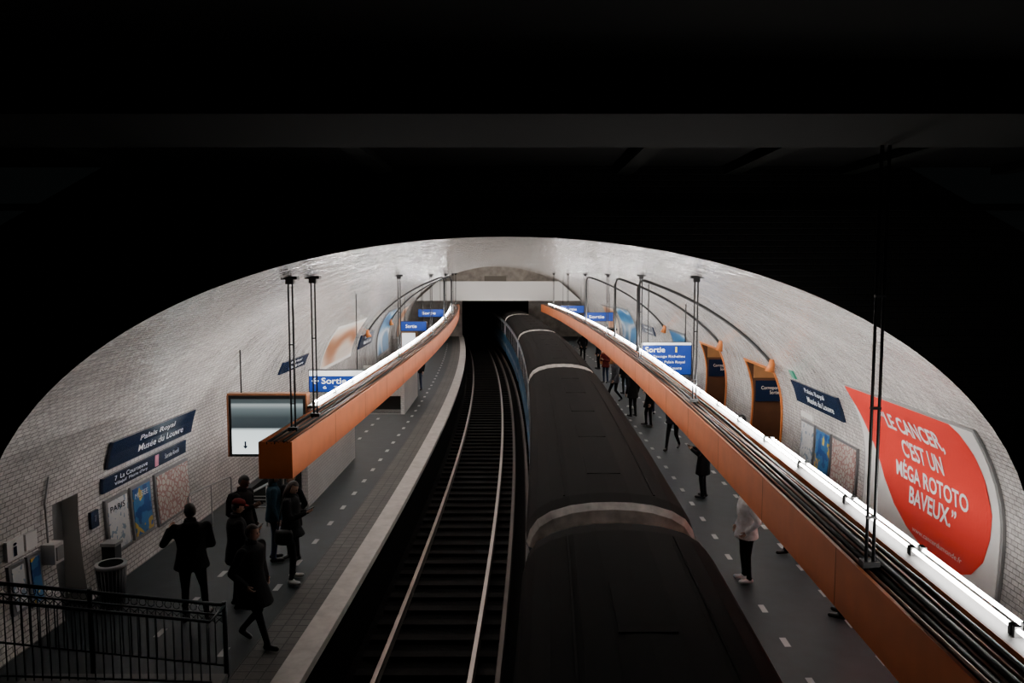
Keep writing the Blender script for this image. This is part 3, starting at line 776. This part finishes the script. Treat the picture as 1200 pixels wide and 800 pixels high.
def person(name, x, y, head, h=1.75, legs='stand', arms='down', top=BLK, bot=BLK, shoe=SHB, hair=H_BLK, coat=0, skin=M_SKIN,
           hyaw=0, hpitch=0, lean=.02, longhair=False, hat=None, bag=None, wide=1.0, hood=False, phone=False):
    k = h/1.75
    up = lambda p: Vector((p[0]*wide if p[2] < 1.5 else p[0], p[1]+lean*(p[2]-.92), p[2]))
    LEG = {'stand': ([(-.09,0,.90),(-.105,.02,.49),(-.11,-.02,.09),(-.13,.14,.045)], [(.09,0,.90),(.105,.02,.49),(.115,-.02,.09),(.14,.14,.045)]),
           'relax': ([(-.09,0,.90),(-.10,.01,.49),(-.11,-.02,.09),(-.14,.14,.045)], [(.09,0,.89),(.15,.09,.50),(.18,.06,.09),(.24,.21,.045)]),
           'walk': ([(-.09,.0,.90),(-.10,.06,.48),(-.10,-.24,.16),(-.10,-.12,.045)], [(.09,0,.90),(.10,.20,.51),(.10,.34,.10),(.11,.50,.06)])}[legs]
    ARM = {'down': ([(-.19,0,1.42),(-.255,-.03,1.13),(-.26,.06,.88)], [(.19,0,1.42),(.255,-.03,1.13),(.26,.06,.88)]),
           'phone': ([(-.19,0,1.42),(-.24,.05,1.13),(-.07,.27,1.20)], [(.19,0,1.42),(.24,.05,1.13),(.07,.28,1.22)]),
           'one_phone': ([(-.19,0,1.42),(-.255,-.03,1.13),(-.25,.07,.88)], [(.19,0,1.42),(.25,.06,1.14),(.10,.28,1.26)]),
           'pocket': ([(-.19,0,1.42),(-.29,-.07,1.15),(-.20,.09,.95)], [(.19,0,1.42),(.29,-.07,1.15),(.20,.09,.95)]),
           'hold_up': ([(-.19,0,1.42),(-.33,.06,1.18),(-.27,.28,1.32)], [(.19,0,1.42),(.25,.02,1.13),(.14,.22,1.05)]),
           'swing': ([(-.19,0,1.42),(-.25,.08,1.14),(-.22,.24,.93)], [(.19,0,1.42),(.25,-.14,1.15),(.25,-.16,.88)])}[arms]
    vs = []; fs = []; prims = []
    def add(g):
        b = len(vs); vs.extend(g[0]); fs.extend([tuple(b+i for i in f_) for f_ in g[1]])
    jk = .012 if coat else 0
    tors = [((0,0,.84),.150,.115),((0,0,.93),.170,.125),((0,.0,1.06),.150+jk,.112+jk),((0,.005,1.20),.168+jk,.125+jk),((0,.0,1.33),.190+jk,.130+jk),((0,-.005,1.42),.185+jk,.112+jk),((0,-.01,1.475),.115,.085),((0,-.01,1.51),.065,.062),((0,0,1.575),.056,.058)]
    add(loft([(up(c), rx*(wide if c[2] < 1.48 else 1), ry*(wide if c[2] < 1.48 else 1)) for c, rx, ry in tors]))
    prims.append((up((0,0,1.0)), up((0,0,1.44)), .17*wide, 'top')); prims.append((up((-.12,0,1.40)), up((.12,0,1.40)), .10, 'top'))
    prims.append((up((0,-.01,1.53)), up((0,0,1.6)), .06, 'skin'))
    prims.append((Vector((-.05,0,.88)), Vector((.05,0,.88)), .14, 'top' if coat else 'bot'))
    if coat:
        hem = coat
        cy = (LEG[0][1][1]+LEG[1][1][1])/2*.6
        sw = abs(LEG[0][1][1]-LEG[1][1][1])*.35
        add(loft([((0,.01,1.12),.17*wide,.13*wide),((0,.0,.95),.195*wide,.15*wide+sw*.3),((0,cy*.6,(.95+hem)/2),.21*wide,.165*wide+sw*.7),((0,cy,hem),.225*wide,.18*wide+sw)]))
        prims.append((Vector((0,.0,1.05)), Vector((0,cy,hem+.06)), .2*wide, 'top'))
    for side, (hip, kn, an, toe) in zip((-1, 1), LEG):
        add(capsule(hip, kn, .092*wide, .060)); add(capsule(kn, an, .060, .043)); heel = Vector(an)+Vector((0,-.035,-.045)); heel.z = max(.045, heel.z)
        add(capsule(heel, toe, .044, .040, sq=(1.05, .95))); add(capsule(an, heel, .045, .042))
        prims += [(Vector(hip), Vector(kn), .075, 'bot'), (Vector(kn), Vector(an), .05, 'bot'), (heel, Vector(toe), .05, 'shoe')]
    hands = []
    for side, (sh, el, wr) in zip((-1, 1), ARM):
        sh, el, wr = up(sh), up(el), up(wr)
        e_ = .010
        add(capsule(sh, el, .062+e_, .048+e_)); add(capsule(el, wr, .047+e_, .034+e_))
        prims += [(sh, el, .055, 'top'), (el, wr, .045, 'top')]; hands.append((side, el, wr))
    me = bpy.data.meshes.new('tmp'); me.from_pydata([tuple(v) for v in vs], [], fs); me.update()
    ob = bpy.data.objects.new('tmp', me); COL.objects.link(ob)
    r = ob.modifiers.new('r', 'REMESH'); r.mode = 'VOXEL'; r.voxel_size = .019
    sm = ob.modifiers.new('s', 'SMOOTH'); sm.factor = .5; sm.iterations = 4
    dg = bpy.context.evaluated_depsgraph_get(); m2 = bpy.data.meshes.new_from_object(ob.evaluated_get(dg))
    V = [v.co.copy() for v in m2.vertices]; F = [tuple(p.vertices) for p in m2.polygons]
    bpy.data.objects.remove(ob); bpy.data.meshes.remove(me); bpy.data.meshes.remove(m2)
    lab = {'top': top, 'bot': bot, 'shoe': shoe, 'skin': skin}
    ml = []
    for f_ in F:
        c = sum((V[i] for i in f_), Vector())/len(f_)
        best = min(prims, key=lambda q: segd(c, q[0], q[1])-q[2])[3]
        if coat and c.z < coat-.012 and best == 'top' and abs(c.x) < .24: best = 'bot'
        ml.append(lab[best])
    mb = MB(); mb.raw(V, F, ml)
    for side, el, wr in hands:
        d = (wr-el).normalized()
        inn = Vector((-side, .15, 0)); inn = (inn-d*inn.dot(d)).normalized()
        if arms in ('phone',): inn = Vector((0,-.3,1)); inn = (inn-d*inn.dot(d)).normalized()
        ac = d.cross(inn).normalized()
        if ac.y < 0: ac = -ac
        g = capsule(wr, wr+d*.075, .030, .036, 10)
        pv = []
        for p in g[0]:
            q = p-wr; pv.append(wr+q-inn*(q.dot(inn)*.50))
        mb.raw(pv, g[1], skin)
        for i, ln in enumerate((.072, .080, .075, .060)):
            b0 = wr+d*.088+ac*(.028-.019*i); b1 = b0+d*ln*.5+inn*ln*.12; b2 = b1+d*ln*.32+inn*ln*.36
            for a_, b_, ra, rb in ((b0,b1,.0095,.009),(b1,b2,.009,.0075)):
                g = capsule(a_, b_, ra, rb, 6); mb.raw(g[0], g[1], skin)
        t0 = wr+d*.025+ac*.026; t1 = t0+ac*.026+d*.030+inn*.008; t2 = t1+d*.028+inn*.016
        for a_, b_, ra, rb in ((t0,t1,.012,.011),(t1,t2,.0105,.0085)):
            g = capsule(a_, b_, ra, rb, 6); mb.raw(g[0], g[1], skin)
        if (phone and side == 1):
            c = wr+d*.11+inn*.035; A3 = [d*.07, ac*.035, inn*.005]
            pv = [c+A3[0]*a+A3[1]*b+A3[2]*e for a in (-1,1) for b in (-1,1) for e in (-1,1)]
            mb.raw(pv, [(0,1,3,2),(4,6,7,5),(0,4,5,1),(2,3,7,6),(0,2,6,4),(1,5,7,3)], M_BLACK, False)
    hc = up((0,.012,1.645)); R = Matrix.Rotation(math.radians(hyaw), 3, 'Z') @ Matrix.Rotation(math.radians(-hpitch), 3, 'X')
    T = lambda p: hc+R@(Vector(p)-Vector((0,-.01,-.06)))+Vector((0,-.01,-.06))
    n, m_ = 20, 16
    def shell(f_):
        return [[T(f_(math.pi*i/m_, 2*math.pi*j/n)) for j in range(n)] for i in range(m_+1)]
    def hp(th, ph):
        z = math.cos(th); r_ = math.sin(th); X = r_*math.cos(ph); Y = r_*math.sin(ph)
        wx = .076; dy = .094
        if z < 0: wx *= 1-.30*(-z)**1.3; dy *= (1-.12*(-z)) if Y > 0 else (1-.40*(-z))
        p = Vector((X*wx, Y*dy, z*.118))
        if Y > 0:
            p.y += .022*math.exp(-((X/.18)**2+((z+.18)/.16)**2))
            p.y -= .008*(math.exp(-(((X-.42)/.2)**2+((z-.05)/.12)**2))+math.exp(-(((X+.42)/.2)**2+((z-.05)/.12)**2)))
            p.y += .006*math.exp(-((X/.3)**2+((z+.85)/.15)**2))
        return p
    mb.grid(shell(hp), skin, smooth=True, closed=True)
    for sx in (-1, 1):
        g = capsule(T((sx*.031, .083, .004)), T((sx*.031, .084, .004)), .009, .009, 8); mb.raw(g[0], g[1], M_EYE)
        g = capsule(T((sx*.020, .088, .024)), T((sx*.044, .080, .023)), .004, .003, 6); mb.raw(g[0], g[1], hair)
        g = capsule(T((sx*.077, -.004, .012)), T((sx*.075, -.002, -.028)), .014, .009, 8, sq=(.5,1)); mb.raw(g[0], g[1], skin)
    g = capsule(T((-.018, .086, -.058)), T((.018, .086, -.058)), .006, .006, 6); mb.raw(g[0], g[1], M_LIP)
    def hairf(th, ph):
        z = math.cos(th); r_ = math.sin(th); X = r_*math.cos(ph); Y = r_*math.sin(ph)
        wx, dy = .088, .106
        if z < 0: wx *= 1-.22*(-z); dy *= 1-.30*(-z)
        return Vector((X*wx, Y*dy-.004, z*.128+.004))
    G = shell(hairf)
    def hm(i, j):
        th = math.pi*(i+.5)/m_; ph = 2*math.pi*(j+.5)/n
        z = math.cos(th); Y = math.sin(th)*math.sin(ph)
        lim = -.62 if longhair else -.45
        if Y > .12 and z < .50: return None
        if z < lim: return None
        if -.25 < Y <= .12 and z < (.05 if not longhair else -.6): return None
        return hair
    mb.grid(G, hm, smooth=True, closed=True)
    if longhair:
        rr = [((0,-.045,.03),.088,.066),((0,-.058,-.08),.088,.055),((0,-.066,-.17),.082,.045),((0,-.062,-.25),.055,.03)]
        g = loft([(Vector(c), a, b) for c, a, b in rr], 14); mb.raw([T(v) for v in g[0]], g[1], hair)
    if hat:
        rr = [((0,-.004,.045),.094,.112),((0,-.004,.09),.092,.108),((0,-.006,.125),.072,.084),((0,-.006,.142),.03,.035)]
        g = loft([(Vector(c), a, b) for c, a, b in rr], 18); mb.raw([T(v) for v in g[0]], g[1], hat)
        g = loft([(Vector((0,.095,.038)), .062, .075), (Vector((0,.095,.050)), .060, .072)], 16); mb.raw([T(v) for v in g[0]], g[1], hat)
    if coat or hood:
        g = loft([(up((0,-.012,1.475)),.098,.088),(up((0,-.012,1.515)),.088,.082),(up((0,-.016,1.55)),.080,.078),(up((0,-.016,1.548)),.066,.064)], 16); mb.raw(g[0], g[1], top)
    if hood:
        g = capsule(up((-.06,-.10,1.47)), up((.06,-.10,1.47)), .055, .055, 12); mb.raw(g[0], g[1], top)
    if bag == 'shoulder':
        c = Vector((.27,-.02,.86)); rr = [(c+Vector((0,0,-.13)),.05,.15),(c+Vector((0,0,-.08)),.065,.17),(c+Vector((0,0,.06)),.06,.16),(c+Vector((0,0,.12)),.035,.14)]
        g = loft(rr, 16); mb.raw(g[0], g[1], SHB)
        mb.tube([c+Vector((0,.10,.11)), up((.23,.07,1.25)), up((.14,.05,1.49)), up((.14,-.07,1.48)), up((.23,-.09,1.25)), c+Vector((0,-.10,.11))], .011, SHB, 6)
    if bag == 'back':
        rr = [(up((0,-.20,1.02)),.12,.06),(up((0,-.22,1.06)),.15,.085),(up((0,-.22,1.30)),.145,.08),(up((0,-.20,1.42)),.11,.055)]
        g = loft(rr, 16); mb.raw(g[0], g[1], BLK)
        for sx in (-1, 1):
            mb.tube([up((sx*.09,-.17,1.40)), up((sx*.12,-.02,1.505)), up((sx*.12,.12,1.38)), up((sx*.13,.10,1.15)), up((sx*.12,-.14,1.06))], .014, BLK, 6)
    zmin = min(v[2] for v in mb.v)
    RZ = Matrix.Rotation(math.radians(head), 3, 'Z')
    mb.v = [tuple(RZ@Vector((v[0]*k, v[1]*k, (v[2]-zmin)*k))) for v in mb.v]
    mb.v = [(v[0]+x, v[1]+y, v[2]+.006) for v in mb.v]
    return mb.done(name)

person('commuter_man', -3.72, 11.0, -110, 1.74, 'walk', 'pocket', BLK, BLK, SHB, H_BRN, coat=.62, lean=.06, wide=1.15, hyaw=15)
person('commuter_man', -4.86, 11.75, 20, 1.80, 'relax', 'hold_up', BLK, BLK, SHB, H_BLK, coat=.80, wide=1.16, hyaw=25, hood=True)
person('commuter_man', -4.35, 12.25, -60, 1.72, 'stand', 'phone', BLK, BLK, SHB, H_BLK, coat=.75, wide=1.12, hat=RED, hpitch=15, phone=True)
person('commuter_man', -4.72, 13.65, -110, 1.76, 'relax', 'one_phone', BLK, NVY, SHB, H_BLK, coat=.78, hpitch=20, phone=True, skin=M_SKIN2, bag='back')
person('commuter_woman', -4.38, 14.3, -70, 1.66, 'stand', 'down', BLU, JEAN, SHB, H_BLK, coat=.80, longhair=True)
person('commuter_woman', -3.80, 13.35, -95, 1.74, 'relax', 'phone', BLK, BLK, SHW, H_BRN, coat=.80, hpitch=25, longhair=True, bag='shoulder', phone=True, wide=1.06)
person('commuter_woman', -4.05, 14.35, 150, 1.64, 'stand', 'pocket', BLK, BLK, SHB, H_BRN, coat=.70, hat=TAN)
person('commuter_man', -4.2, 35.6, 160, 1.76, 'stand', 'down', BLK, JEAN, SHB, H_BRN, coat=.8)
person('commuter_woman', 4.02, 13.3, 95, 1.72, 'stand', 'pocket', CREAM, BLK, SHW, H_BRN, coat=.80, wide=1.15, hood=True)
person('commuter_man', 5.08, 11.9, 60, 1.72, 'stand', 'pocket', BLK, BLK, SHB, H_BLK, coat=.8)
person('commuter_man', 5.30, 14.5, 120, 1.74, 'relax', 'one_phone', NVY, BLK, SHB, H_BRN, coat=.8, phone=True)
person('commuter_man', 5.75, 19.6, 80, 1.74, 'stand', 'down', BLK, BLK, SHB, H_BLK, coat=.75, hood=True)
person('commuter_woman', 4.5, 18.4, 60, 1.66, 'stand', 'phone', BLK, BLK, SHB, H_BLK, coat=.6, phone=True, longhair=True)
person('commuter_man', 4.85, 23.6, 150, 1.76, 'walk', 'swing', NVY, BLK, SHB, H_BRN, coat=.8)
person('commuter_woman', 4.75, 27.2, 100, 1.64, 'relax', 'down', BLK, BLK, SHB, H_BRN, coat=.7, longhair=True)
person('commuter_man', 5.2, 29.6, 170, 1.78, 'stand', 'down', BLK, JEAN, SHB, H_BLK, coat=.8)
person('commuter_woman', 4.75, 30.8, 90, 1.66, 'relax', 'pocket', BLK, GRY, SHW, H_BLD, coat=.85, longhair=True)
person('commuter_man', 4.25, 32.5, 120, 1.75, 'walk', 'swing', GRY, BLK, SHB, H_GRY, coat=.8)
person('commuter_man', 4.95, 34.5, 30, 1.80, 'stand', 'down', BLK, BLK, SHB, H_BLK, coat=.7, bag='back')
person('commuter_man', 4.45, 29.0, 30, 1.76, 'stand', 'down', BLK, BLK, SHB, H_BLK, coat=.7)
person('commuter_woman', 4.5, 38.0, 140, 1.67, 'stand', 'phone', RED, JEAN, SHB, H_BRN, coat=.8)
person('commuter_man', 4.75, 43.5, 100, 1.74, 'stand', 'down', NVY, BLK, SHB, H_BLK, coat=.8)
person('commuter_man', 4.2, 47.0, 200, 1.78, 'relax', 'pocket', BLK, BLK, SHB, H_BRN, coat=.75)

# ---------------------------------------------------------------- world + camera
w = bpy.data.worlds.new('World'); scene.world = w; w.use_nodes = True
w.node_tree.nodes['Background'].inputs[0].default_value = (.01,.012,.012,1)
w.node_tree.nodes['Background'].inputs[1].default_value = .2
cam = bpy.data.cameras.new('camera'); co = bpy.data.objects.new('camera', cam); COL.objects.link(co)
cam.lens = 28; cam.sensor_width = 36; cam.clip_start = .05; cam.clip_end = 300
co.location = (0, 0, 5.3); co.rotation_euler = (math.radians(90-4.96), 0, 0)
scene.camera = co
